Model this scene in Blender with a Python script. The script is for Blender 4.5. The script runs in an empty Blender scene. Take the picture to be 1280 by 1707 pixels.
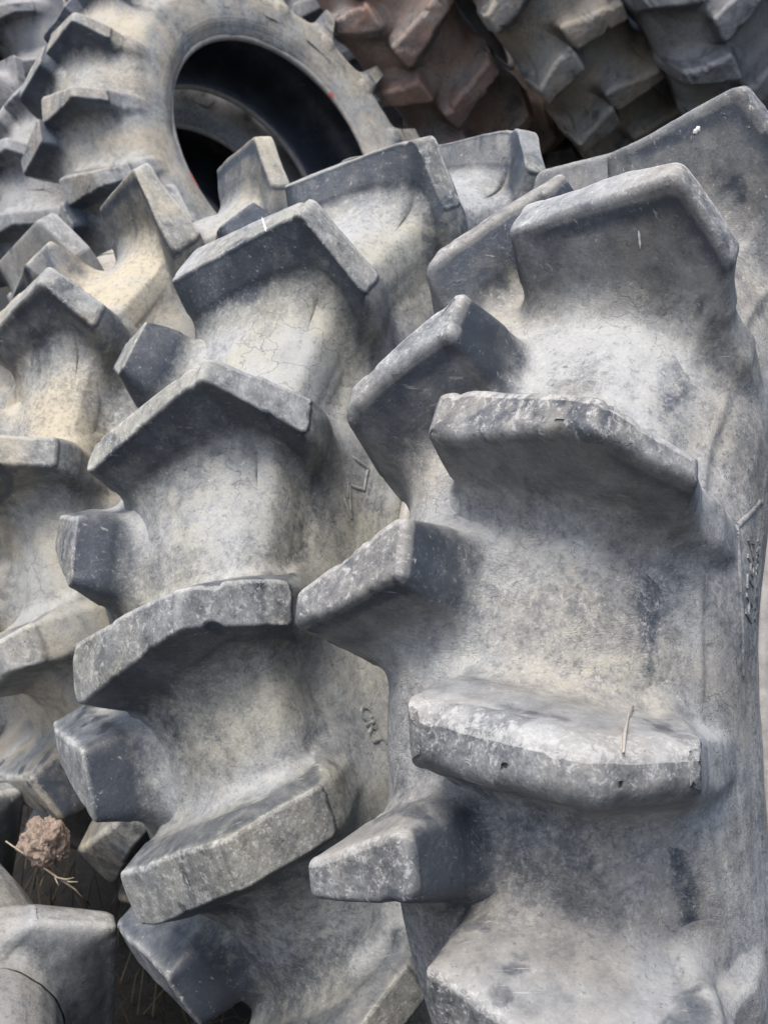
import bpy, bmesh, math, random
import numpy as np
from mathutils import Matrix, Vector

random.seed(4); rng = np.random.default_rng(7)
scene = bpy.context.scene
R_ = math.radians

# ------------------------------------------------------------------ camera
PITCH = 12.0
CAM_H = 1.47
cp, sp = math.cos(R_(PITCH)), math.sin(R_(PITCH))
cam_d = bpy.data.cameras.new("camera")
cam = bpy.data.objects.new("camera", cam_d); scene.collection.objects.link(cam)
cam.location = (0, 0, CAM_H); cam.rotation_euler = (R_(90 - PITCH), 0, 0)
cam_d.sensor_fit = 'VERTICAL'; cam_d.sensor_height = 36; cam_d.sensor_width = 27
cam_d.lens = 1835.9 / 1707 * 36
cam_d.clip_start = 0.02; cam_d.clip_end = 400
cam_d.dof.use_dof = True; cam_d.dof.focus_distance = 1.05; cam_d.dof.aperture_fstop = 13
scene.camera = cam

# ------------------------------------------------------------------ light
SUN_EL, SUN_AZ = 64.0, -150.0        # azimuth: 0 = beyond the pile (+y), 90 = right (+x)
world = bpy.data.worlds.new("World"); scene.world = world; world.use_nodes = True
nt = world.node_tree
sky = nt.nodes.new("ShaderNodeTexSky"); sky.sky_type = 'NISHITA'; sky.sun_disc = False
sky.sun_elevation = R_(SUN_EL); sky.sun_rotation = R_(SUN_AZ)
sky.dust_density = 3.5; sky.air_density = 1.0
nt.nodes["Background"].inputs[1].default_value = 0.135
nt.links.new(sky.outputs[0], nt.nodes["Background"].inputs[0])
sun_d = bpy.data.lights.new("sun", 'SUN'); sun_d.energy = 2.3; sun_d.angle = R_(24.0)
sun_d.color = (1.0, 0.95, 0.87)
sun = bpy.data.objects.new("sun", sun_d); scene.collection.objects.link(sun)
dv = Vector((math.sin(R_(SUN_AZ)) * math.cos(R_(SUN_EL)), math.cos(R_(SUN_AZ)) * math.cos(R_(SUN_EL)), math.sin(R_(SUN_EL))))
sun.rotation_euler = dv.to_track_quat('Z', 'Y').to_euler()
sun.location = dv * 30
scene.view_settings.view_transform = 'Standard'
scene.view_settings.look = 'None'
scene.view_settings.exposure = 0.60
scene.view_settings.gamma = 1
scene.view_settings.use_curve_mapping = False
scene.render.engine = 'CYCLES'
scene.cycles.use_denoising = True
scene.cycles.max_bounces = 8
scene.cycles.diffuse_bounces = 5

# ------------------------------------------------------------------ helpers
def hash3(ix, iy, iz, seed):
    h = (ix.astype(np.int64) * 374761393 + iy.astype(np.int64) * 668265263 + iz.astype(np.int64) * 2147483647 + seed * 974634777) & 0xffffffff
    h = ((h ^ (h >> 13)) * 1274126177) & 0xffffffff
    h = ((h ^ (h >> 16)) * 2246822519) & 0xffffffff
    return ((h ^ (h >> 15)) & 0xffffff) / float(0xffffff) * 2 - 1
def vnoise(P, scale, seed=0):
    p = np.asarray(P) * scale; i = np.floor(p); f = p - i; u = f * f * f * (f * (f * 6 - 15) + 10)
    i = i.astype(np.int64); out = 0
    for dx in (0, 1):
        for dy in (0, 1):
            for dz in (0, 1):
                w = (u[:, 0] if dx else 1 - u[:, 0]) * (u[:, 1] if dy else 1 - u[:, 1]) * (u[:, 2] if dz else 1 - u[:, 2])
                out = out + w * hash3(i[:, 0] + dx, i[:, 1] + dy, i[:, 2] + dz, seed)
    return out
def fnoise(P, scale, seed=0, octs=3):
    a = 0; amp = 1
    for o in range(octs):
        a = a + amp * vnoise(P, scale * 2 ** o, seed + o * 17); amp *= .5
    return a
def sstep(a, b, x):
    t = np.clip((x - a) / (b - a), 0, 1); return t * t * (3 - 2 * t)

def mesh_obj(name, V, F, mat, parent=None, zone=None, smooth=True):
    me = bpy.data.meshes.new(name)
    me.from_pydata(np.asarray(V).tolist(), [], F)
    if zone is not None:
        at = me.attributes.new("zone", 'FLOAT_COLOR', 'POINT')
        at.data.foreach_set("color", np.asarray(zone, dtype=np.float32).ravel())
    bm = bmesh.new(); bm.from_mesh(me)
    bmesh.ops.recalc_face_normals(bm, faces=bm.faces); bm.to_mesh(me); bm.free()
    if smooth: me.polygons.foreach_set("use_smooth", [True] * len(me.polygons))
    me.materials.append(mat); me.update()
    o = bpy.data.objects.new(name, me); scene.collection.objects.link(o)
    if parent: o.parent = parent
    return o
def grid_faces(n, m, closed_n=False, closed_m=False, off=0):
    F = []
    for i in range(n if closed_n else n - 1):
        i2 = (i + 1) % n
        for j in range(m if closed_m else m - 1):
            j2 = (j + 1) % m
            F.append((off + i * m + j, off + i2 * m + j, off + i2 * m + j2, off + i * m + j2))
    return F
def tag(o, label=None, cat=None, group=None, kind=None):
    if label: o["label"] = label
    if cat: o["category"] = cat
    if group: o["group"] = group
    if kind: o["kind"] = kind
    return o

# ------------------------------------------------------------------ materials
def rubber(name, dark=(.034, .041, .053), dust=(.33, .315, .285), pale=(.46, .455, .43), amt=0.0, rust=0.0, wrinkle=1.0, wall=.2):
    m = bpy.data.materials.new(name); m.use_nodes = True
    N = m.node_tree.nodes; L = m.node_tree.links; bs = N["Principled BSDF"]
    def nd(t, **k):
        n = N.new(t)
        for a, b in k.items(): setattr(n, a, b)
        return n
    geo = nd("ShaderNodeNewGeometry"); pos = geo.outputs["Position"]
    z = nd("ShaderNodeAttribute", attribute_name="zone"); sep = nd("ShaderNodeSeparateColor"); L.new(z.outputs["Color"], sep.inputs[0])
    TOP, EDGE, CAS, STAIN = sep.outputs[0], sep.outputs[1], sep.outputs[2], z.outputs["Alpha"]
    def noise(scale, detail=4, rough=.6, dist=0.0, vec=pos):
        n = nd("ShaderNodeTexNoise"); n.inputs["Scale"].default_value = scale; n.inputs["Detail"].default_value = detail
        n.inputs["Roughness"].default_value = rough; n.inputs["Distortion"].default_value = dist; L.new(vec, n.inputs["Vector"]); return n.outputs["Fac"]
    def ramp(x, a, b, lo=0.0, hi=1.0):
        n = nd("ShaderNodeMapRange"); n.interpolation_type = 'SMOOTHSTEP'
        for i, v in enumerate((a, b, lo, hi)): n.inputs[i + 1].default_value = v
        L.new(x, n.inputs[0]); return n.outputs[0]
    def math_(op, a, b=None, c=None, clamp=False):
        n = nd("ShaderNodeMath", operation=op); n.use_clamp = clamp
        for i, v in enumerate((a, b, c)):
            if v is None: continue
            if isinstance(v, (int, float)): n.inputs[i].default_value = v
            else: L.new(v, n.inputs[i])
        return n.outputs[0]
    def mix(f, a, b, mode='MIX'):
        n = nd("ShaderNodeMix", data_type='RGBA', blend_type=mode)
        for i, v in ((0, f), (6, a), (7, b)):
            if isinstance(v, (int, float)): n.inputs[i].default_value = v
            elif isinstance(v, tuple): n.inputs[i].default_value = (*v, 1)
            else: L.new(v, n.inputs[i])
        return n.outputs[2]
    big = noise(3.1, 3, .55); mid = noise(11, 5, .65, .4); fine = noise(58, 6, .7, .3); grain = noise(330, 4, .75); speck = noise(150, 5, .8, .8)
    # dust cover: zone base + noise
    base = math_('MULTIPLY_ADD', CAS, .62 - wall, wall + amt)
    base = math_('MULTIPLY_ADD', TOP, .42 - wall, base)
    base = math_('MULTIPLY_ADD', EDGE, .22, base)
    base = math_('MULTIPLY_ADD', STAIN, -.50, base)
    nz_ = nd("ShaderNodeSeparateXYZ"); L.new(geo.outputs["True Normal"], nz_.inputs[0])
    base = math_('MULTIPLY_ADD', ramp(nz_.outputs[2], .25, .85), .22, base)
    rub = ramp(noise(7.5, 4, .6, .6), .57, .63)
    base = math_('MULTIPLY_ADD', rub, math_('MULTIPLY_ADD', CAS, .20, -.30), base)
    rmp = nd("ShaderNodeMapping"); rmp.inputs["Scale"].default_value = (34, 34, 3.0); L.new(pos, rmp.inputs[0])
    run = nd("ShaderNodeTexNoise"); run.inputs["Scale"].default_value = 1; run.inputs["Detail"].default_value = 4; run.inputs["Distortion"].default_value = .3; L.new(rmp.outputs[0], run.inputs["Vector"])
    base = math_('MULTIPLY_ADD', math_('SUBTRACT', run.outputs["Fac"], .5), .55, base)
    namp = math_('MULTIPLY_ADD', CAS, .55, math_('MULTIPLY_ADD', TOP, .45, .45))
    n1 = math_('MULTIPLY', math_('SUBTRACT', big, .5), .6)
    n1 = math_('MULTIPLY_ADD', math_('SUBTRACT', mid, .5), .7, n1)
    n1 = math_('MULTIPLY_ADD', math_('SUBTRACT', fine, .5), 1.15, n1)
    n1 = math_('MULTIPLY_ADD', math_('SUBTRACT', grain, .5), .8, n1)
    n1 = math_('MULTIPLY_ADD', n1, namp, base)
    cover = ramp(n1, 0.0, 1.05)
    tintn = noise(6.5, 3, .5)
    dustc = mix(ramp(tintn, .38, .64), dust, tuple(c * d for c, d in zip(pale, (.78, .80, .82))))
    darkc = mix(ramp(mid, .35, .7), dark, tuple(c * 1.7 for c in dark))
    col = mix(cover, darkc, dustc)
    # yellowish lichen-like film on the casing
    yl = math_('MULTIPLY', ramp(math_('MULTIPLY_ADD', math_('SUBTRACT', fine, .5), .8, noise(8, 5, .7, .5)), .48, .80), math_('MULTIPLY', CAS, .5))
    col = mix(yl, col, (.41, .39, .30))
    # pale scuffed specks: on treads and edges most
    sk = math_('MULTIPLY_ADD', TOP, .10, math_('MULTIPLY_ADD', EDGE, .08, math_('MULTIPLY', CAS, .045)))
    spk = ramp(math_('ADD', math_('MULTIPLY_ADD', math_('SUBTRACT', fine, .5), .45, speck), sk), .63, .74)
    col = mix(math_('MULTIPLY', spk, .75), col, pale)
    salt = ramp(math_('MULTIPLY_ADD', math_('SUBTRACT', mid, .5), .5, noise(210, 4, .75, .3)), .53, .70)
    col = mix(math_('MULTIPLY', salt, math_('MULTIPLY_ADD', CAS, .50, .10)), col, tuple(c * .95 for c in pale))
    pep = ramp(math_('MULTIPLY_ADD', math_('SUBTRACT', big, .5), -.5, noise(130, 5, .75, .5)), .50, .66)
    col = mix(math_('MULTIPLY', pep, math_('MULTIPLY_ADD', CAS, .38, .10)), col, tuple(c * 1.5 for c in dark))
    # dark pits
    pit = ramp(noise(95, 4, .7), .30, .38, 1.0, 0.0)
    col = mix(math_('MULTIPLY', pit, .25), col, tuple(c * .8 for c in dark))
    cv = nd("ShaderNodeTexVoronoi", feature='DISTANCE_TO_EDGE'); cv.inputs["Scale"].default_value = 16; cv.inputs["Randomness"].default_value = 1
    cw = nd("ShaderNodeVectorMath", operation='MULTIPLY_ADD'); cn = nd("ShaderNodeTexNoise"); cn.inputs["Scale"].default_value = 22; cn.inputs["Detail"].default_value = 5; L.new(pos, cn.inputs["Vector"])
    L.new(cn.outputs["Color"], cw.inputs[0]); cw.inputs[1].default_value = (.09, .09, .09); L.new(pos, cw.inputs[2]); L.new(cw.outputs[0], cv.inputs["Vector"])
    crack = math_('MULTIPLY', math_('MULTIPLY', ramp(cv.outputs["Distance"], .003, .012, 1.0, 0.0), CAS), ramp(big, .55, .66))
    col = mix(math_('MULTIPLY', crack, .20), col, tuple(c * .6 for c in dark))
    # scratches: stretched noise
    mp = nd("ShaderNodeMapping"); mp.inputs["Scale"].default_value = (22, 260, 90); mp.inputs["Rotation"].default_value = (.5, .35, .6); L.new(pos, mp.inputs[0])
    scr = nd("ShaderNodeTexNoise"); scr.inputs["Scale"].default_value = 1; scr.inputs["Detail"].default_value = 3; L.new(mp.outputs[0], scr.inputs["Vector"])
    sc = ramp(scr.outputs["Fac"], .66, .75)
    col = mix(math_('MULTIPLY', sc, math_('MULTIPLY_ADD', CAS, -.25, .42)), col, pale)
    if rust > 0:
        rf = math_('MULTIPLY', ramp(noise(5, 4, .65, .5), .40, .60), rust)
        col = mix(rf, col, (.23, .125, .085))
    L.new(col, bs.inputs["Base Color"])
    bs.inputs["Roughness"].default_value = .74
    rr = math_('MULTIPLY_ADD', cover, .40, .42); L.new(rr, bs.inputs["Roughness"])
    bs.inputs["Specular IOR Level"].default_value = .5
    # bump: leathery wrinkle on the casing, dents and grain everywhere
    wv = nd("ShaderNodeTexVoronoi", feature='DISTANCE_TO_EDGE'); wv.inputs["Scale"].default_value = 150
    wm = nd("ShaderNodeMapping"); wm.inputs["Scale"].default_value = (1, 1, 2.3)
    wd = nd("ShaderNodeVectorMath", operation='MULTIPLY_ADD'); nz = nd("ShaderNodeTexNoise"); nz.inputs["Scale"].default_value = 30; L.new(pos, nz.inputs["Vector"])
    L.new(nz.outputs["Color"], wd.inputs[0]); wd.inputs[1].default_value = (.03, .03, .03); L.new(pos, wd.inputs[2])
    L.new(wd.outputs[0], wm.inputs[0]); L.new(wm.outputs[0], wv.inputs["Vector"])
    wr = ramp(wv.outputs["Distance"], 0.0, .10)
    wmask = math_('MULTIPLY', math_('MULTIPLY', CAS, ramp(noise(7, 2), .40, .62)), wrinkle)
    h = math_('MULTIPLY', wr, math_('MULTIPLY', wmask, .00045))
    h = math_('MULTIPLY_ADD', mid, .0022, h)
    h = math_('MULTIPLY_ADD', fine, .0011, h)
    h = math_('MULTIPLY_ADD', grain, .00045, h)
    h = math_('MULTIPLY_ADD', sc, -.0004, h)
    h = math_('MULTIPLY_ADD', pit, -.0006, h)
    h = math_('MULTIPLY_ADD', crack, -.0012, h)
    bp = nd("ShaderNodeBump"); bp.inputs["Distance"].default_value = 1.0; bp.inputs["Strength"].default_value = .85
    L.new(h, bp.inputs["Height"]); L.new(bp.outputs[0], bs.inputs["Normal"])
    return m
def plain(name, col, rough=.8, var=.25, scale=30, bump=.002):
    m = bpy.data.materials.new(name); m.use_nodes = True
    N = m.node_tree.nodes; L = m.node_tree.links; bs = N["Principled BSDF"]
    g = N.new("ShaderNodeNewGeometry"); n = N.new("ShaderNodeTexNoise"); n.inputs["Scale"].default_value = scale; n.inputs["Detail"].default_value = 6
    n.inputs["Roughness"].default_value = .7
    L.new(g.outputs["Position"], n.inputs["Vector"])
    r = N.new("ShaderNodeValToRGB"); r.color_ramp.elements[0].position = .3; r.color_ramp.elements[1].position = .7
    r.color_ramp.elements[0].color = (*[c * (1 - var) for c in col], 1); r.color_ramp.elements[1].color = (*[min(1, c * (1 + var)) for c in col], 1)
    L.new(n.outputs["Fac"], r.inputs[0]); L.new(r.outputs[0], bs.inputs["Base Color"]); bs.inputs["Roughness"].default_value = rough
    b = N.new("ShaderNodeBump"); b.inputs["Distance"].default_value = bump; L.new(n.outputs["Fac"], b.inputs["Height"]); L.new(b.outputs[0], bs.inputs["Normal"])
    return m
M_right = rubber("rubber_grey_violet", amt=.05, wall=.35, dust=(.335, .318, .29), pale=(.48, .478, .468))
M_mid = rubber("rubber_grey_green", amt=.09, wall=-.02, dust=(.365, .356, .305), pale=(.48, .48, .47), wrinkle=.3)
M_left = rubber("rubber_yellow_dust", amt=.17, wall=.12, dust=(.47, .42, .32), wrinkle=.2)
M_side = rubber("rubber_pale_dust", amt=.12, wall=.5, dust=(.38, .35, .30), wrinkle=0)
M_open = rubber("rubber_tan_dust", amt=.13, wall=-.10, dust=(.42, .375, .30), dark=(.05, .06, .08), wrinkle=0)
M_brown = rubber("rubber_rusty_mud", amt=.34, wall=.2, dust=(.32, .235, .195), pale=(.36, .31, .28), rust=.55, wrinkle=0)
M_back = rubber("rubber_brown_dust", amt=.38, wall=.15, dust=(.39, .335, .265), pale=(.42, .40, .37), wrinkle=0)
M_slate = rubber("rubber_slate", amt=.28, wall=.12, dust=(.33, .33, .33), pale=(.42, .42, .43), wrinkle=0)
M_bead = plain("bead_rubber", (.33, .31, .29), .5, .3, 40)
M_red = plain("red_paint", (.42, .13, .11), .8, .4, 160)
M_white = plain("white_dropping", (.82, .82, .80), .8, .05, 200)
M_soil = plain("soil", (.012, .010, .008), .95, .45, 18, .02)
M_clod = plain("clod_soil", (.34, .265, .215), .95, .45, 130, .006)
M_grass = plain("dead_grass", (.07, .058, .036), .85, .5, 25)
M_straw = plain("dry_straw", (.36, .32, .24), .8, .35, 40)
M_twig = plain("grey_twig", (.42, .38, .33), .8, .3, 60)

# ------------------------------------------------------------------ tyre geometry (unit: crown of the lugs at radius 0.8)
HALF = np.array([(0, .722), (.05, .720), (.09, .712), (.125, .697), (.152, .674), (.171, .645), (.182, .610), (.187, .570),
                 (.186, .530), (.181, .495), (.1765, .470), (.173, .452), (.168, .441)])
def dense(P, n):
    d = np.r_[0, np.cumsum(np.hypot(*np.diff(P, axis=0).T))]
    # Catmull-Rom like smoothing through cubic interpolation of a finely resampled, box-filtered polyline
    t = np.linspace(0, d[-1], 900); x = np.interp(t, d, P[:, 0]); y = np.interp(t, d, P[:, 1])
    k = 61; w = np.hanning(k); w /= w.sum()
    xe = np.r_[2 * x[0] - x[k:0:-1], x, 2 * x[-1] - x[-2:-k - 2:-1]]; ye = np.r_[y[k:0:-1], y, 2 * y[-1] - y[-2:-k - 2:-1]]
    x = np.convolve(xe, w, 'same')[k:-k]; y = np.convolve(ye, w, 'same')[k:-k]
    return t, x, y
BT, BX, BY = dense(HALF, 900)
ALEN = BT[-1]
def base_pt(a):
    """outer casing at signed arc length a from the equator -> s, r, ns, nr (unit outward normal)"""
    sg = np.sign(a) + (a == 0); t = np.abs(a)
    s = np.interp(t, BT, BX); r = np.interp(t, BT, BY)
    e = .004; s2 = np.interp(np.minimum(t + e, ALEN), BT, BX); r2 = np.interp(np.minimum(t + e, ALEN), BT, BY)
    s1 = np.interp(np.maximum(t - e, 0), BT, BX); r1 = np.interp(np.maximum(t - e, 0), BT, BY)
    ts, tr = s2 - s1, r2 - r1; l = np.hypot(ts, tr) + 1e-9
    return sg * s, r, sg * (-tr / l), ts / l
def arc_at_r(r):
    i = np.argmin(np.abs(BY - r)); return BT[i]
def arc_at_s(s):
    i = np.argmin(np.abs(BX[:450] - s)); return BT[i]
def local(s, r, th):
    return np.stack([s, r * np.sin(th), r * np.cos(th)], -1)

def ring_bulge(a, th, spec):
    """slow unevenness of a worn casing plus the shoulder rib and the lug roots running down the sidewall (shared by casing and lug roots)"""
    P = np.stack([a * 1.0, np.cos(th) * .75, np.sin(th) * .75], -1)
    b = .0045 * fnoise(P, 6, spec['seed'], 2)
    t = np.abs(a)
    b = b + spec.get('bulge', 0) * sstep(.19, .27, t) * sstep(.46, .34, t)
    b = b - spec.get('deep', 0) * sstep(.33, .20, t) * sstep(-.10, .02, a)
    b = b + spec.get('rib', .25) * .006 * np.exp(-((t - .252 - .004 * vnoise(P, 9, 4)) / .006) ** 2) + spec.get('rib', .25) * .004 * sstep(.262, .246, t) * sstep(.15, .24, t)
    for row in (0, 1):
        m = (a >= 0) if row == 0 else (a < 0)
        if not m.any(): continue
        tm = t[m]; best = np.zeros(m.sum())
        for th0 in spec['thetas'][row]:
            d = np.abs((th[m] - th0 + math.pi) % (2 * math.pi) - math.pi)
            best = np.maximum(best, sstep(.066, .034, d + .25 * np.clip(tm - .24, 0, 1)))
        b[m] += spec.get('root', .012) * best * sstep(.17, .215, tm) * sstep(.315, .24, tm)
    return b

def casing(spec, root, mat, nth, stains=(), npf=90):
    a = np.linspace(-ALEN, ALEN, npf * 2 + 1)
    s, r, ns, nr = base_pt(a)
    # moulded rings beside the bead and a shoulder line
    t = np.abs(a); rid = np.zeros_like(a)
    for rr, w, h in ((.470, .0025, .0022), (.480, .0025, .0022), (.490, .0025, .0016)):
        rid += h * np.exp(-((r - rr) / w) ** 2)
    inn = np.array([(.158, .436), (.150, .446), (.158, .475), (.164, .53), (.163, .58), (.150, .630), (.122, .668), (.085, .684), (.04, .690), (0, .691)])
    inn = np.r_[inn, np.stack([-inn[::-1, 0], inn[::-1, 1]], 1)[1:]]
    th = np.arange(nth) * 2 * math.pi / nth
    A, TH = np.meshgrid(a, th); A = A.ravel(); TH = TH.ravel()
    d = ring_bulge(A, TH, spec) + np.tile(rid, nth)
    s = np.where(a < 0, s * spec.get('ls', 1), s); inn = inn.copy(); inn[:, 0] *= 1 - max(0, -spec.get('bulge', 0)) * 9 * sstep(.44, .54, inn[:, 1]) * sstep(.70, .62, inn[:, 1]); inn[:, 1] -= max(0, -spec.get('bulge', 0)) * .9 * (inn[:, 1] > .56) * (np.abs(inn[:, 0]) > .06) * 1.2; inn[:, 0] = np.where(inn[:, 0] < 0, inn[:, 0] * spec.get('ls', 1), inn[:, 0])
    V = local(np.tile(s, nth) + d * np.tile(ns, nth), np.tile(r, nth) + d * np.tile(nr, nth), TH).reshape(nth, -1, 3)
    I = np.stack([local(np.full(nth, x), np.full(nth, y), th) for x, y in inn], 1)
    V = np.concatenate([V, I], 1); m = V.shape[1]
    Z = np.zeros((nth, m, 4)); Z[..., 2] = 1
    Z[:, A.size // nth:, 2] = 0; Z[:, A.size // nth:, 3] = 1
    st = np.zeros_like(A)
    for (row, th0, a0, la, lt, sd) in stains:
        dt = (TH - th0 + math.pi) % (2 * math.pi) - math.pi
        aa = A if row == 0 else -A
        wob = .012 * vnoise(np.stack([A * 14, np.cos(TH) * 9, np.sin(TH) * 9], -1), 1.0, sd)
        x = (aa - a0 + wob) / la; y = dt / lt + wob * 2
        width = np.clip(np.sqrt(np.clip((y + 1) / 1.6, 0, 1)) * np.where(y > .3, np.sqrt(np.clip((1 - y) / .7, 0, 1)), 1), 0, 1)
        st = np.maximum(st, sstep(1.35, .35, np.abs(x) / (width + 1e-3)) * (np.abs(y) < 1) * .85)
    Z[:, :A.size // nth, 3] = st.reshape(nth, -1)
    return mesh_obj("casing", V.reshape(-1, 3), grid_faces(nth, m, True, True), mat, root, Z.reshape(-1, 4))

def bead(root, ls=1, nth=160):
    th = np.arange(nth) * 2 * math.pi / nth
    for sg in (1, -1):
        pr = [(.1690 + .011 * math.cos(u), .4375 + .0125 * math.sin(u)) for u in np.arange(18) * 2 * math.pi / 18]
        V = np.stack([local(np.full(nth, sg * (x if sg > 0 else x - .169 + .169 * ls)), np.full(nth, y), th) for x, y in pr], 1)
        mesh_obj("bead", V.reshape(-1, 3), grid_faces(nth, 18, True, True), M_bead, root)

def lug_mesh(par, row, th0, spec, n_side=90, n_cap=22, seed=0, edge=.007, fine=True, cut=None):
    """par = s, r, theta(upper), width at inner end / shoulder / outer end"""
    si, sb, so, ri, rb, ro, ti, tb, to, wi, wb, wo = par
    wi, wb, wo = (w_ * spec.get('wide', 1) for w_ in (wi, wb, wo))
    if row: sb *= spec.get('lb', 1); so *= spec.get('lo', 1)
    L1 = math.hypot(sb - si, rb - ri); L2 = math.hypot(so - sb, ro - rb); LT = L1 + L2
    rbar = .78
    # top profile with a rounded shoulder
    xx = np.linspace(-.12, LT + .12, 700)
    S = np.where(xx < L1, si + (sb - si) * xx / L1, sb + (so - sb) * (xx - L1) / L2)
    Rr = np.where(xx < L1, ri + (rb - ri) * xx / L1, rb + (ro - rb) * (xx - L1) / L2)
    k = spec.get('shk', 55); w = np.hanning(k); w /= w.sum()
    S2 = np.convolve(np.pad(S, k, 'reflect', reflect_type='odd'), w, 'same')[k:-k]; R2 = np.convolve(np.pad(Rr, k, 'reflect', reflect_type='odd'), w, 'same')[k:-k]
    # base arc for every x
    ab = arc_at_s(min(.158, sb / (spec.get('ls', 1) if row else 1) - .035)); ao = arc_at_r(min(ro - .035, .655))
    ba = np.where(xx < 0, si + xx, np.where(xx < L1, si + (ab - si) * xx / L1, ab + (ao - ab) * (xx - L1) / L2))
    ba = np.where(xx > LT, ao + (xx - LT) * 1.0, ba)
    w2 = np.hanning(91); w2 /= w2.sum(); ba = np.convolve(np.pad(ba, 91, 'reflect', reflect_type='odd'), w2, 'same')[91:-91]
    # footprint outline
    t = np.linspace(.012, LT - .016, n_side)
    kn = np.array([0, L1, LT])
    def smooth_lin(vals):
        f = np.linspace(-.05, LT + .05, 400); v = np.interp(f, kn, vals); kk = 61; ww = np.hanning(kk); ww /= ww.sum()
        v = np.convolve(np.pad(v, kk, 'edge'), ww, 'same')[kk:-kk]; return np.interp(t, f, v)
    U = smooth_lin([ti, tb, to]) * rbar; D = U - smooth_lin([wi, wb, wo]) * rbar
    c = (U + D) / 2; hw = (U - D) / 2
    def cap(i, sgn):   # superelliptic end: from upper to lower
        rad = min(hw[i] * .98, .018 if sgn < 0 else .014)
        u = np.linspace(0, math.pi, n_cap + 2)[1:-1]
        ex = .45
        y = c[i] + hw[i] * np.sign(np.cos(u)) * np.abs(np.cos(u)) ** ex
        x = t[i] + sgn * rad * np.abs(np.sin(u)) ** ex
        return np.stack([x, y], 1)
    up = np.stack([t, U], 1); lo = np.stack([t, D], 1)
    out = np.concatenate([up, cap(-1, 1), lo[::-1], cap(0, -1)[::-1]])
    n = len(out)
    # resample the caps evenly
    ctr = np.concatenate([np.stack([np.clip(t, .02, LT - .012), np.interp(np.clip(t, .02, LT - .012), t, c)], 1),
                          np.tile([LT - .012, np.interp(LT - .012, t, c)], (n_cap, 1)),
                          np.stack([np.clip(t, .02, LT - .012), np.interp(np.clip(t, .02, LT - .012), t, c)], 1)[::-1],
                          np.tile([.02, np.interp(.02, t, c)], (n_cap, 1))])
    # outward normals of the outline
    tg = np.roll(out, -1, 0) - np.roll(out, 1, 0); nn = np.stack([-tg[:, 1], tg[:, 0]], 1)
    nn /= np.linalg.norm(nn, axis=1)[:, None] + 1e-9
    for _ in range(3):
        nn = (np.roll(nn, 1, 0) + 2 * nn + np.roll(nn, -1, 0)); nn /= np.linalg.norm(nn, axis=1)[:, None] + 1e-9
    if ((out - ctr) * nn).sum() < 0: nn = -nn
    # wobble of the worn outline
    P3 = np.stack([out[:, 0], out[:, 1], np.full(n, seed * 3.1)], 1)
    chip = np.maximum(0, fnoise(P3, 38, seed, 3) - .35) * spec.get('chip', .010) if fine else 0
    out = out + nn * ((.0014 * fnoise(P3, 9, seed + 5, 2))[:, None] if fine else 0); chipv = nn * (-chip[:, None] if fine else 0)
    H = .085; e = edge
    fw = 1 + spec.get('front', 1.0) * np.clip(-nn[:, 1:2], 0, 1) ** 1.5
    rings = []      # (inset fraction or offset, height fraction, zone)
    for f in np.linspace(1, 0, 12 if fine else 4)[:-1]: rings.append(('in', f, 1.0, (1, 0, 0, 0)))
    for q in np.linspace(0, 1, 7 if fine else 3):
        ang = q * math.pi / 2; rings.append(('off', -e + e * math.sin(ang), 1 - (e / H) * (1 - math.cos(ang)), (1 - q, 1, 0, 0)))
    hf = spec.get('hf', .40); dr = spec.get('draft', .012)
    for q in np.linspace(0, 1, 12 if fine else 4)[1:]:
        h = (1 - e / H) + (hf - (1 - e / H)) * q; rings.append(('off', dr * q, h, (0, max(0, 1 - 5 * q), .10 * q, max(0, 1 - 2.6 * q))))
    fr = spec.get('fil', .034)
    for q in np.linspace(0, 1, 14 if fine else 5)[1:]:
        ang = q * math.pi / 2; rings.append(('off', dr + fr * (1 - math.cos(ang)), hf * (1 - math.sin(ang)), (0, 0, .15 + .85 * q ** .75, 0)))
    rings.append(('off', dr + fr + .010, -.035, (0, 0, 1, 0)))
    V = []; Z = []; HT = []
    for kind, o, h, zz in rings:
        if kind == 'in': p = out - nn * e; p = p + (ctr - p) * o
        else: p = out + nn * (o if o <= 0 else (min(o, dr) + max(0, o - dr) * fw) * (1 + spec.get('butt', 1.3) * np.clip(nn[:, :1], 0, 1)))
        p = p + chipv * float(np.clip((h - .62) / .3, 0, 1)) * ((1 - o) ** 3 if kind == 'in' else 1)
        x, y = p[:, 0], p[:, 1]
        if 'groove' in spec and h > .8: h = h - spec['groove'] * np.exp(-((x - L1 * .93) / .0045) ** 2)
        Ts, Tr = np.interp(x, xx, S2), np.interp(x, xx, R2)
        a = np.interp(x, xx, ba); bs_, br, ns, nr = base_pt(a)
        th = y / rbar
        b = ring_bulge(a if row == 0 else -a, th + th0, spec); bs_ = bs_ + b * ns; br = br + b * nr
        if row: bs_ = bs_ * spec.get('ls', 1)
        s = bs_ + (Ts - bs_) * h; r = br + (Tr - br) * h
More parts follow.
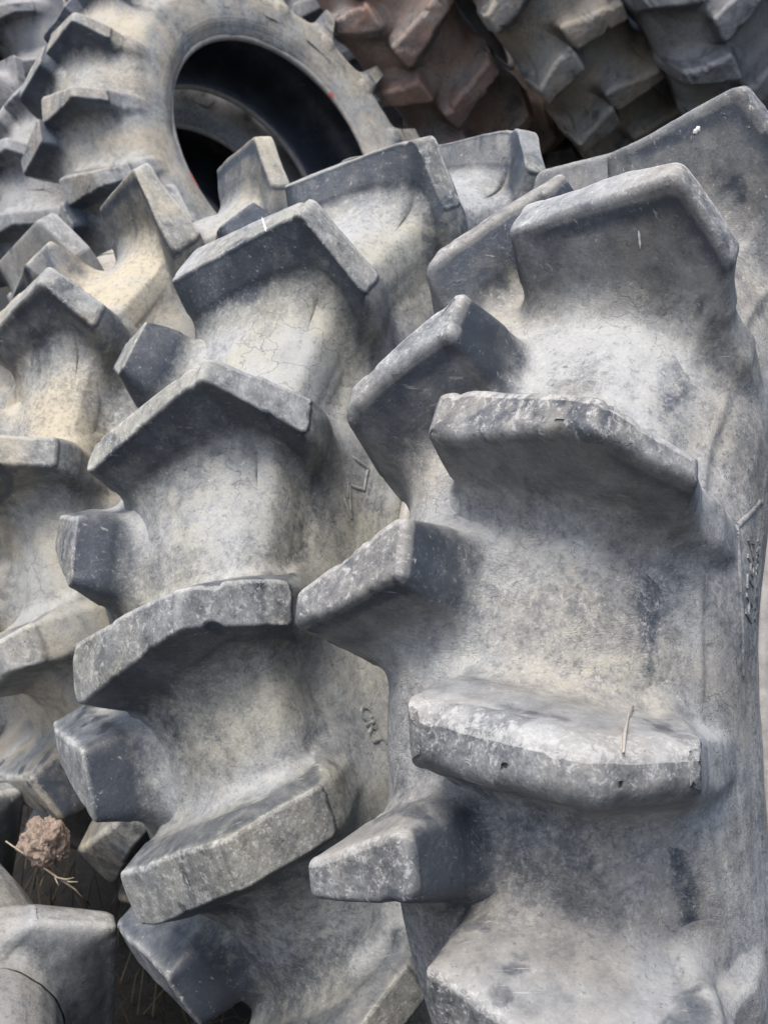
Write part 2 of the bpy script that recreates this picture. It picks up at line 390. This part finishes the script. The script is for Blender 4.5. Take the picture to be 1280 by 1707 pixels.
        V.append(local(s if row == 0 else -s, r, th + th0)); zt = np.tile(np.array(zz, float), (n, 1)); zt[:, 2] = np.maximum(zt[:, 2], (.75 * np.clip(1.5 * nn[:, 0] - .4, 0, 1) if kind == 'off' and o > 0 else 0)); zt[:, 1] *= np.clip(.45 + .75 * nn[:, 1], 0, 1); zt[:, 3] *= np.clip(.45 - .8 * nn[:, 1], .12, 1.1) * np.clip(1 - 1.4 * nn[:, 0], 0, 1); zt[:, 3] = np.clip(zt[:, 3] * (.55 + 1.2 * fnoise(P3, 9, seed + 40, 2)) + (spec.get('inner', .35) * np.clip(-nn[:, 0] * 1.4 - .3, 0, 1) * (1 - o / (dr + fr * .5)) ** .5 if kind == 'off' and 0 < o < dr + fr * .5 else 0), 0, 1); Z.append(zt); HT.append(np.zeros(n) + h)
    V = np.concatenate(V); Z = np.concatenate(Z); HT = np.concatenate(HT)
    if fine:
        w = np.clip(HT, 0, 1) ** .7
        Pn = V + seed * 1.7
        disp = np.stack([fnoise(Pn, 11, 3 + 10 * i, 2) * .0026 + fnoise(Pn, 60, 71 + i, 2) * .0003 for i in range(3)], 1)
        V = V + disp * w[:, None] * spec.get('rough', 1.0)
        # lumps torn out of the edges
        tear = np.maximum(0, fnoise(Pn, 26, 200, 3) - .55) * Z[:, 1] * spec.get('chip', .01) * 1.2
        rad = V.copy(); rad[:, 0] = 0; rad /= np.linalg.norm(rad, axis=1)[:, None]
        V = V - rad * tear[:, None]
    F = grid_faces(len(rings), n, False, True)
    # close the middle: zip upper against lower
    ns_, nc = n_side, n_cap
    for j in range(ns_ - 1):
        a_, b_ = j, j + 1; cdx, ddx = ns_ + nc + (ns_ - 1 - j), ns_ + nc + (ns_ - 2 - j)
        F.append((a_, b_, ddx, cdx))
    return V, F, Z

def clean(o):
    me = o.data; bm = bmesh.new(); bm.from_mesh(me)
    bmesh.ops.remove_doubles(bm, verts=bm.verts, dist=1e-5); bmesh.ops.recalc_face_normals(bm, faces=bm.faces)
    bm.to_mesh(me); bm.free()
    me.polygons.foreach_set("use_smooth", [True] * len(me.polygons))

CW = Matrix(((1, 0, 0), (0, -sp, cp), (0, -cp, -sp)))       # camera axes (right, down, ahead) -> world
def pose(M, c, scale=1.0):
    M = Matrix(M); X, F, U = (M.col[i] for i in range(3))
    A = Matrix((X, U, F)).transposed(); A = CW @ A
    loc = CW @ (Vector(c) * scale) + Vector((0, 0, CAM_H))
    return Matrix.Translation(loc) @ A.to_4x4() @ Matrix.Scale(scale, 4)

def tyre(name, label, spec, mat, group=None, nth=420, stains=()):
    root = bpy.data.objects.new(name, None); scene.collection.objects.link(root)
    root.empty_display_size = .2; root.matrix_world = spec['mw']
    tag(root, label, "tyre", group)
    spec['thetas'] = []
    for row in (0, 1):
        ths = [k * spec['pitch'] for k in range(spec['k0'], spec['k1'] + 1)]
        gap = 2 * math.pi - (ths[-1] - ths[0]); nf = max(1, round(gap / spec['pitch'])) - 1
        ths += [ths[-1] + gap * (q + 1) / (nf + 1) for q in range(nf)]
        spec['thetas'].append([t_ + (spec['lp'] if row else 0) + spec['base'][8] - spec['base'][11] / 2 for t_ in ths])
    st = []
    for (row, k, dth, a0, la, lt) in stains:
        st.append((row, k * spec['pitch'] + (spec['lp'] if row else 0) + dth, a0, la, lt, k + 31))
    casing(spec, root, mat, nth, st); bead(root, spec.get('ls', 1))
    proto = None
    for row in (0, 1):
        ks = list(range(spec['k0'], spec['k1'] + 1)); ths = [k * spec['pitch'] for k in ks]
        gap = 2 * math.pi - (ths[-1] - ths[0]); nfill = max(1, round(gap / spec['pitch'])) - 1
        allk = [(k, th) for k, th in zip(ks, ths)] + [(None, ths[-1] + gap * (i + 1) / (nfill + 1)) for i in range(nfill)]
        for k, th in allk:
            th = th + (spec['lp'] if row else 0)
            if k is not None and k in spec['fine'][row]:
                par = spec['over'].get((row, k), spec['base'])
                sd = spec['seed'] * 13 + row * 50 + (k + 20)
                V, F, Z = lug_mesh(par, row, th, spec, seed=sd, edge=spec.get('edges', {}).get((row, k), spec['edge']))
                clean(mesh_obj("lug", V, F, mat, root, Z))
            else:
                if proto is None:
                    proto = {}
                if row not in proto:
                    V, F, Z = lug_mesh(spec['base'], row, 0, spec, n_side=spec.get('ns', 26), n_cap=7, seed=spec['seed'], edge=spec['edge'], fine=False)
                    o = mesh_obj("lug", V, F, mat, root, Z); clean(o); proto[row] = o
                    o.rotation_euler = (-th, 0, 0)
                else:
                    o = proto[row].copy(); scene.collection.objects.link(o); o.parent = root; o.rotation_euler = (-th, 0, 0)
    return root

# ------------------------------------------------------------------ ground
def ground():
    n = 120; g = np.linspace(-1, 1, n); g = np.sign(g) * (np.abs(g) ** 3 * 118 + np.abs(g) * 2)
    X, Y = np.meshgrid(g, g + 3); P = np.stack([X.ravel(), Y.ravel(), np.zeros(n * n)], 1)
    P[:, 2] = .03 * fnoise(P, 1.5, 3, 3) - .04 - .05 * sstep(.3, -.5, P[:, 0]) * sstep(6, 3, np.abs(P[:, 1]))
    o = mesh_obj("ground", P, grid_faces(n, n), M_soil); tag(o, kind="structure")
ground()

# ------------------------------------------------------------------ the tyres
SR = dict(seed=3, front=.45, root=.020, ls=.78, inner=.9, rib=.45, deep=.020, pitch=.3634, lp=-.1470, k0=-3, k1=5, edge=.008, chip=.006, draft=.012, fil=.027, hf=.40,
    base=(.0040, .1810, .2237, .8000, .8114, .7057, .0716, .0115, .0, .0856, .0507, .0477),
    over={(0, -1): (.0040, .1810, .2237, .8000, .8114, .7057, .1550, .0700, .0500, .1000, .0600, .0500),
          (0, 0): (.0020, .1785, .2324, .7981, .8124, .7023, .0760, .0290, .0230, .0860, .0730, .0680),
          (0, 1): (-.0025, .1800, .2238, .8002, .8115, .7041, .0664, .0079, -.0099, .0707, .0506, .0459),
          (0, 2): (.0029, .1912, .2200, .8006, .8075, .7064, .0715, .0182, -.0051, .0856, .0477, .0500),
          (0, 3): (.0022, .1796, .2237, .7863, .8113, .7057, .0674, .0093, .0, .0875, .0517, .0477),
          (1, -1): (.0040, .1200, .1520, .8000, .8000, .6950, .0716, .0100, .0, .0856, .0480, .0450),
          (1, 0): (.0036, .1173, .1493, .8000, .7996, .6946, .0794, .0333, .0233, .0860, .0480, .0440),
          (1, 1): (.0106, .1340, .1660, .8029, .8006, .6956, .0594, -.0272, -.0372, .0882, .0440, .0400),
          (1, 2): (.0102, .1255, .1575, .8025, .7991, .6941, .0285, -.1086, -.1186, .0856, .0500, .0440),
          (1, 3): (.0041, .1150, .1450, .7942, .7917, .6867, .0111, -.1900, -.2000, .0856, .0480, .0440)},
    fine=(set(range(-2, 5)), set(range(-1, 5))), edges={(0, 0): .022, (0, 1): .011},
    mw=pose([[.76833, -.63963, -.0233], [-.10903, -.09493, -.9895], [-.6307, -.7628, .14268]], (.52609, .28348, 1.53476)))
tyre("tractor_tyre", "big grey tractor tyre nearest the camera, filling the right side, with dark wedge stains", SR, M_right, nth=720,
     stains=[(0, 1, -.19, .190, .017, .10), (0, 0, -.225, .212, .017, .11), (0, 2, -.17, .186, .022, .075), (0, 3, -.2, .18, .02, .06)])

SM = dict(seed=8, wide=1.10, bulge=-.034, root=.017, groove=.035, ls=.86, lb=.68, lo=.74, pitch=.3475, lp=.1832, k0=-3, k1=7, edge=.0045, chip=.006, draft=.014, fil=.028, hf=.45,
    base=(.0009, .2033, .2176, .8000, .7714, .6468, -.0506, -.0038, .0, .0963, .0538, .0697),
    over={(0, 0): (.0029, .2058, .2185, .7997, .7714, .6463, -.0450, -.0028, .0138, .0822, .0679, .0872),
          (0, 1): (-.0007, .1988, .2204, .8008, .7759, .6442, -.0569, -.0087, .0128, .0882, .0548, .0768),
          (0, 2): (-.0058, .1971, .2202, .7994, .7792, .6428, -.0972, -.0106, .0014, .0500, .0326, .0678),
          (0, 3): (.0038, .2038, .2166, .7996, .7684, .6406, -.0380, .0076, -.0104, .0907, .0487, .0590),
          (0, 4): (.0024, .2000, .2095, .7944, .7593, .6500, -.0406, .0262, -.0051, .0919, .0602, .0605),
          (0, 5): (.0009, .1935, .2195, .8000, .7620, .6777, -.0506, -.0020, -.0471, .0963, .0531, .0697),
          (1, 0): (.0040, .2033, .2176, .8028, .7714, .6468, -.0508, -.0038, .0, .1044, .0538, .0697),
          (1, 1): (.0031, .2033, .2176, .8017, .7714, .6468, -.0539, -.0038, .0, .1052, .0538, .0697),
          (1, 2): (.0008, .2033, .2176, .7984, .7714, .6468, -.0466, -.0038, .0, .1084, .0538, .0697)},
    fine=(set(range(-2, 7)), set(range(-2, 6))),
    mw=pose([[.64451, -.70489, -.2962], [-.1854, .23175, -.95494], [-.74178, -.67039, -.01867]], (.24963, .1904, 1.78716), 1.07))
tyre("tractor_tyre", "grey tractor tyre standing upright in the middle, lettered sidewall half hidden", SM, M_mid, nth=600)

ST = dict(seed=15, wide=1.22, bulge=-.042, ls=1.1, lb=1.0, lo=1.05, deep=.018, pitch=.4055, lp=.1624, k0=-4, k1=5, edge=.007, chip=.004, draft=.012, fil=.036, hf=.45,
    base=(.0024, .1922, .2207, .8000, .7914, .6762, -.0064, -.0010, .0, .0910, .0523, .0587),
    over={(0, -2): (.0045, .1922, .2207, .8082, .7914, .6762, -.0400, -.0010, .0, .0900, .0523, .0587),
          (0, -1): (.0024, .1600, .1850, .8000, .7914, .7400, .0164, .0050, .0200, .0910, .0560, .0765),
          (0, 0): (.0024, .1922, .2208, .8000, .7914, .6783, -.0064, -.0010, .0095, .0910, .0523, .0632),
          (0, 1): (.0024, .1988, .2193, .8000, .7779, .6677, -.0064, .0111, -.0101, .0910, .0460, .0649),
          (0, 2): (.0191, .1962, .2106, .8117, .8001, .6345, .0404, .0004, -.0230, .0702, .0450, .0971),
          (0, 3): (.0268, .1913, .2118, .8160, .7974, .6736, .0099, -.0339, -.0570, .0837, .0457, .0572),
          (1, -2): (-.0051, .1922, .2207, .7935, .7914, .6762, -.0227, -.0010, .0, .1022, .0523, .0587),
          (1, 1): (-.0153, .1922, .2207, .8163, .7914, .6762, .0567, -.0010, .0, .0910, .0523, .0587)},
    fine=(set(range(-4, 5)), set(range(-3, 5))),
    mw=pose([[.55229, -.83357, -.01152], [-.26395, -.16174, -.95088], [-.79076, -.5282, .30935]], (-.06383, .05696, 2.25375), 1.0))
tyre("tractor_tyre", "yellow dusted tractor tyre cut by the left edge, left of the lettered middle tyre", ST, M_left, nth=480)

SB = dict(seed=22, wide=1.2, ls=.86, lb=.83, lo=.86, rib=0, bulge=.028, pitch=.3448, lp=.2690, k0=-3, k1=6, edge=.007, chip=.006, draft=.012, fil=.034, hf=.42,
    base=(.0024, .1740, .1930, .8000, .7914, .6762, .0685, -.0111, .0, .0910, .0523, .0587),
    over={(0, 0): (.0187, .1853, .2194, .7923, .7958, .6780, .0721, -.0087, .0021, .0972, .0571, .0587),
          (0, 1): (.0146, .1964, .2184, .7921, .7871, .6804, .0703, -.0177, .0025, .0987, .0398, .0558),
          (0, 2): (.0062, .1906, .2182, .7904, .7942, .6788, .0577, -.0173, -.0063, .0958, .0429, .0615),
          (1, 0): (.0024, .1922, .2300, .8000, .7914, .6928, .0685, -.0111, .0067, .0910, .0523, .0557),
          (1, 1): (.0024, .1922, .2334, .8000, .7914, .7044, .0685, -.0111, -.0104, .0910, .0523, .0634)},
    fine=(set(range(-1, 5)), set(range(-1, 5))),
    mw=pose([[.66774, -.63477, -.38883], [-.26136, .28917, -.92091], [-.697, -.71655, -.02719]], (-.4649, -1.17157, 3.88086)))
tyre("tractor_tyre", "tan dusted tractor tyre with its open round hole facing the camera, behind the front tyres", SB, M_open, nth=400)

# the same pose as the open tyre, pushed along its axis: its neighbour at the far left
def rel(spec, dx=0, du=0, df=0, phase=0, cam=(0, 0, 0)):
    off = CW @ Vector(cam)
    return Matrix.Translation(off) @ spec['mw'] @ Matrix.Translation((dx, du, df)) @ Matrix.Rotation(phase, 4, 'X')
def variant(spec, **k):
    d = dict(spec); d['over'] = {}; d['fine'] = (set(), set()); d['ns'] = 40; d.update(k); return d
SA = variant(SB, seed=31, mw=rel(SB, dx=-.47, phase=.12, cam=(0.02, .06, 0)))
tyre("tractor_tyre", "blue grey tractor tyre in the top left corner, left of the open tyre", SA, M_slate, nth=240)
SS = variant(ST, seed=37, bulge=0, ns=60, mw=rel(ST, dx=-.46, cam=(-.03, -.14, 0)))
tyre("tractor_tyre", "dusty tractor tyre at the left edge, one rounded lug showing behind the yellow dusted tyre", SS, M_side, nth=240)

def free_pose(c, yaw, roll, pitch=0, spin=0, scale=1.0):
    """camera-space pose: yaw turns the tread to the left, roll leans it in the picture plane"""
    y, r_ = R_(yaw), R_(roll)
    X = Vector((math.cos(y), 0, -math.sin(y))); F = Vector((-math.sin(y), 0, -math.cos(y))); U = Vector((0, -1, 0))
    Q = Matrix.Rotation(r_, 3, 'Z') @ Matrix.Rotation(R_(pitch), 3, 'X')
    M = Matrix((Q @ X, Q @ F, Q @ U)).transposed()
    return pose(M, c, scale) @ Matrix.Rotation(spin, 4, 'X')
BACK = [("rusty brown tractor tyre beside the open tyre, in the stack behind", M_brown, (.10, -2.34, 4.95), 24, -30, 0, .10, 1.22),
        ("tan tractor tyre in the stack behind, right of the rusty brown one", M_back, (.56, -2.36, 4.75), 20, -34, 0, .30, 1.25),
        ("dark slate tractor tyre in the stack behind, between two brown neighbours", M_slate, (1.09, -2.30, 4.6), 18, -31, 0, .18, 1.22),
        ("dull brown tractor tyre in the top right corner of the stack behind", M_back, (1.66, -2.46, 4.5), 22, -36, 0, .05, 1.28)]
for i, (lab, mt, c, yw, rl, pt, spn, scl) in enumerate(BACK):
    src = SB if i % 2 else SM
    bb = list(src['base']); bb[9] *= 1.15; bb[10] *= 1.3; bb[11] *= 1.25
    sb_ = variant(src, seed=41 + i, base=tuple(bb), edge=.012, bulge=0, fil=.04, fine=(set(range(-3, 4)), set(range(-3, 4))), chip=.012, rough=2.2, mw=free_pose(c, yw, rl, pt, spn, 1.0) @ Matrix.Scale(scl, 4))
    tyre("tractor_tyre", lab, sb_, mt, nth=240, group="tyres stacked behind")
FILL = [((-2.1, -2.3, 5.9), 40, -10), ((-1.5, -2.6, 6.0), 35, -15), ((-.7, -2.7, 6.2), 30, -20), ((-.1, -2.5, 6.0), 25, -25),
        ((.3, -1.75, 6.6), 20, -10), ((.8, -1.75, 6.6), 20, -10), ((1.3, -1.75, 6.5), 20, -10), ((1.8, -1.75, 6.4), 20, -10), ((.45, -1.2, 5.9), 20, -10), ((1.0, -1.15, 5.7), 20, -10), ((1.6, -1.15, 5.5), 20, -10), ((-1.75, -1.25, 5.0), 30, -5), ((-.9, -1.0, 6.0), 30, -5), ((2.0, -2.0, 5.2), 20, -30), ((-2.1, -1.9, 5.4), 25, -5)]
for i, (c, yw, rl) in enumerate(FILL):
    sb_ = variant(SB if i % 2 else SM, seed=61 + i, bulge=0, mw=free_pose(c, yw, rl, 0, .1 * i), ns=22)
    tyre("tractor_tyre", "shadowed tractor tyre at the back of the stack, mostly hidden", sb_, M_slate, nth=160, group="tyres at the back of the stack")
SD = variant(SM, seed=91, bulge=0, ns=60, fine=(set(range(-2, 3)), set(range(-2, 3))), rough=2.2, edge=.012, chip=.02, pitch=.52, lp=.26, k0=-2, k1=2, mw=Matrix.Translation((-1.12, 1.12, .53)) @ Matrix.Rotation(R_(-90 + 12), 4, 'Y') @ Matrix.Rotation(.35, 4, 'X'))
tyre("tractor_tyre", "pale grey tractor tyre lying in the bottom left corner with one blunt lug showing", SD, M_right, nth=300)

# ------------------------------------------------------------------ lettering, marks and small things
bpy.context.view_layer.update()
DG = bpy.context.evaluated_depsgraph_get()
FPX = 1835.9
def pix(x, y):
    v = CW @ Vector(((x - 640) / FPX, (y - 853.5) / FPX, 1)); return v
def hit(x, y):
    ok, loc, nrm, idx, ob, mt = scene.ray_cast(DG, Vector((0, 0, CAM_H)) + pix(x, y).normalized() * .05, pix(x, y).normalized())
    if nrm.dot(pix(x, y)) > 0: nrm = -nrm
    return loc, nrm, ob
def tyre_of(seed_spec):
    return min((o for o in scene.objects if o.name.startswith("tractor_tyre") and o.type == 'EMPTY'), key=lambda o: (o.matrix_world.translation - seed_spec['mw'].translation).length)
def tube(pts, rad, n=6):
    V = []; F = []
    pts = [Vector(p) for p in pts]
    for i, p in enumerate(pts):
        d = (pts[min(i + 1, len(pts) - 1)] - pts[max(i - 1, 0)]).normalized(); a = d.orthogonal().normalized(); b = d.cross(a)
        r = rad[i] if isinstance(rad, (list, tuple)) else rad
        for k in range(n): V.append(p + (a * math.cos(2 * math.pi * k / n) + b * math.sin(2 * math.pi * k / n)) * r)
    F = grid_faces(len(pts), n, False, True); F.append(tuple(range(n))); F.append(tuple(range((len(pts) - 1) * n, len(pts) * n)))
    return V, F
def merge(parts):
    V = []; F = []
    for v, f in parts:
        o = len(V); V += list(v); F += [tuple(i + o for i in q) for q in f]
    return V, F
def sidewall_map(spec, a0, th0, x, y, z, slant=0.0):
    """text x runs down the sidewall (falling theta), text y towards the bead"""
    a = a0 + y + slant * x; r0 = np.interp(a, BT, BY)
    th = th0 - x / r0
    s_, r_, ns, nr = base_pt(a); b = ring_bulge(a, th, spec) + .0006 + z
    return local(s_ + b * ns, r_ + b * nr, th)
def lettering(spec, mat, text, a0, th0, size, depth=.0016, slant=0.0, name="lettering"):
    cu = bpy.data.curves.new(name, 'FONT'); cu.body = text; cu.size = size; cu.extrude = depth; cu.bevel_depth = .0003; cu.resolution_u = 3; cu.space_character = 1.15
    ob = bpy.data.objects.new(name, cu); scene.collection.objects.link(ob); bpy.context.view_layer.update()
    me = bpy.data.meshes.new_from_object(ob.evaluated_get(bpy.context.evaluated_depsgraph_get())); bpy.data.objects.remove(ob)
    V = np.array([v.co for v in me.vertices]); F = [tuple(p.vertices) for p in me.polygons]
    P = sidewall_map(spec, a0, th0, V[:, 0], V[:, 1], V[:, 2], slant)
    Z = np.tile((0, .1, .9, .15), (len(P), 1))
    return mesh_obj(name, P, F, mat, tyre_of(spec), Z, smooth=False)
def outline(spec, mat, pts, a0, th0, w=.0022, name="emblem_outline", closed=True):
    pts = list(pts); seg = []
    n = len(pts)
    for i in range(n if closed else n - 1):
        p, q = np.array(pts[i]), np.array(pts[(i + 1) % n]); t = np.linspace(0, 1, 9)[:, None]; L_ = p + (q - p) * t
        d = (q - p) / np.linalg.norm(q - p); nn = np.array([-d[1], d[0]]) * w
        prof = [(-1.6, -.0004), (-.7, .0009), (.7, .0009), (1.6, -.0004)]
        X = np.concatenate([L_ + nn * c for c, h in prof]); Zz = np.concatenate([np.full(9, h) for c, h in prof])
        V = sidewall_map(spec, a0, th0, X[:, 0], X[:, 1], Zz)
        seg.append(([Vector(v) for v in V], grid_faces(4, 9)))
    V, F = merge(seg)
    return mesh_obj(name, V, F, mat, tyre_of(spec), np.tile((0, .1, .9, .1), (len(V), 1)))
def polar(spec, x, y):
    loc, n, o = hit(x, y); q = spec['mw'].inverted() @ loc
    return arc_at_r(math.hypot(q.y, q.z)), math.atan2(q.y, q.z)
a0, t0 = polar(SM, 604, 1176)
lettering(SM, M_mid, "CRT  001  85 15", a0 - .004, t0, .026, depth=.0009, slant=.24)
a0, t0 = polar(SM, 576, 752)
outline(SM, M_mid, [(0, 0), (.032, -.003), (.075, .038), (.036, .026), (.030, .052), (.0, .050)], a0, t0, w=.0016)
outline(SM, M_mid, [(.032, .007), (.052, .026), (.032, .021)], a0, t0, w=.0014)
a0, t0 = polar(SR, 1229, 900)
a0 = min(max(a0, .30), .345); t0 += .03
outline(SR, M_right, [(-.052, .046), (0, 0), (.012, -.002), (.135, .034)], a0, t0, closed=False)
outline(SR, M_right, [(-.052, .046), (-.056, .056), (-.026, .074)], a0, t0, closed=False)
lettering(SR, M_right, "VPLH", a0 + .022, t0 + .012, .034, depth=.0007, slant=.05)
lettering(SR, M_right, "NNXVH", a0 + .054, t0 + .03, .022, depth=.0007, slant=.05)

def smear(x0, y0, x1, y1, w, name="dropping", mat=M_white):
    P = []; n = 9; own = None
    for i in range(n):
        t = i / (n - 1); loc, nr, ob = hit(x0 + (x1 - x0) * t, y0 + (y1 - y0) * t)
        if own is None: own = ob.parent or ob
        P.append((loc, nr))
    V = []; side = None
    for i, (p, nr) in enumerate(P):
        d = (P[min(i + 1, n - 1)][0] - P[max(i - 1, 0)][0]).normalized(); sd = d.cross(nr).normalized()
        ww = w * math.sqrt(max(.02, 1 - (2 * i / (n - 1) - 1) ** 2)) * (.6 + .6 * abs(math.sin(i * 2.3)))
        for c, h in ((-1, .0001), (-.5, .0012), (.5, .0012), (1, .0001)): V.append(p + sd * ww * c + nr * h)
    o = mesh_obj(name, V, grid_faces(n, 4), mat)
    o.parent = own; o.matrix_parent_inverse = own.matrix_world.inverted()
    return o
smear(437, 362, 444, 386, .0014); smear(1064, 384, 1067, 414, .0011); smear(1155, 222, 1167, 211, .003)

def bead_paint(spec, x, y, dth):
    loc, n, o = hit(x, y); q = spec['mw'].inverted() @ loc; th0 = math.atan2(q.y, q.z)
    th = th0 + np.linspace(-dth, dth, 14); uu = np.linspace(-.2, 2.6, 12)
    pr = [(.1690 + .0122 * math.cos(u - 1.6), .4375 + .0137 * math.sin(u - 1.6)) for u in uu]
    V = np.stack([local(np.full(14, a), np.full(14, b), th) for a, b in pr], 1)
    mesh_obj("paint_mark", V.reshape(-1, 3), grid_faces(14, 12), M_red, tyre_of(spec))
bead_paint(SB, 552, 158, .02); bead_paint(SB, 322, 300, .055)

# clod of dry soil wedged on the yellow dusted tyre
def clod():
    c = Vector((0, 0, CAM_H)) + pix(80, 1406) * 1.74
    bm = bmesh.new(); bmesh.ops.create_icosphere(bm, subdivisions=6, radius=1)
    V = np.array([v.co for v in bm.verts]); F = [tuple(v.index for v in f.verts) for f in bm.faces]; bm.free()
    r = .98 + .34 * fnoise(V, 1.2, 5, 1) + .16 * fnoise(V, 3.2, 9, 2) + .05 * np.sign(fnoise(V, 6.5, 19, 1)) * np.abs(fnoise(V, 6.5, 19, 1)) ** .3 + .045 * fnoise(V, 16, 29, 2)
    X = V * r[:, None] * np.array([.031, .030, .034]); X = X + np.array([.25, 0, -.35]) * X[:, 2:3] * -.5
    o = mesh_obj("soil_clod", X, F, M_clod); o.location = c
    tag(o, "crumbly brown clod of dry soil stuck below the yellow dusted tyre", "soil clod")
clod()
O = Vector((0, 0, CAM_H))
def at(x, y, d): return O + pix(x, y) * d
def straw():
    d = 1.72
    parts = [tube([at(10, 1402, d), at(60, 1437, d), at(95, 1462, d + .01), at(125, 1482, d + .01), at(150, 1508, d + .02)], [.0011, .0014, .0016, .0014, .0008]),
             tube([at(92, 1462, d + .01), at(110, 1466, d), at(124, 1463, d)], [.0013, .0011, .0006]),
             tube([at(97, 1463, d + .01), at(116, 1470, d), at(130, 1470, d - .01)], [.0012, .001, .0006]),
             tube([at(92, 1462, d + .01), at(98, 1476, d)], [.0012, .0006])]
    o = mesh_obj("straw_stem", *merge(parts), M_straw); tag(o, "thin pale branched straw stem hanging below the soil clod", "straw")
straw()
def twig():
    P = [hit(x, y) for x, y in ((1053, 1183), (1047, 1196), (1043, 1212), (1039, 1232), (1035, 1258))]
    pts = [p + n * .003 for p, n, _ in P]
    o = mesh_obj("dry_twig", *tube(pts, [.0009, .0008, .0009, .0016, .0010]), M_twig); tag(o, "small dry twig lying on the worn lug of the nearest tyre", "twig")
twig()
def grass():
    parts = []
    for i in range(900):
        x = rng.uniform(-1.2, .35); y = rng.uniform(1.5, 3.0); h = rng.uniform(.05, .22); a = rng.uniform(0, 6.28); l = rng.uniform(.02, .16)
        b = Vector((x, y, -.06)); t = b + Vector((math.cos(a) * l, math.sin(a) * l, h)); m = (b + t) / 2 + Vector((0, 0, .02))
        w = Vector((-math.sin(a), math.cos(a), 0)) * .0022
        parts.append(([b - w, b + w, m + w * .8, m - w * .8, t], [(0, 1, 2, 3), (3, 2, 4)]))
    V, F = merge(parts); o = mesh_obj("dry_grass", V, F, M_grass); tag(o, "dry grass stems on the dark ground under the tyres", "grass", kind="stuff")
grass()
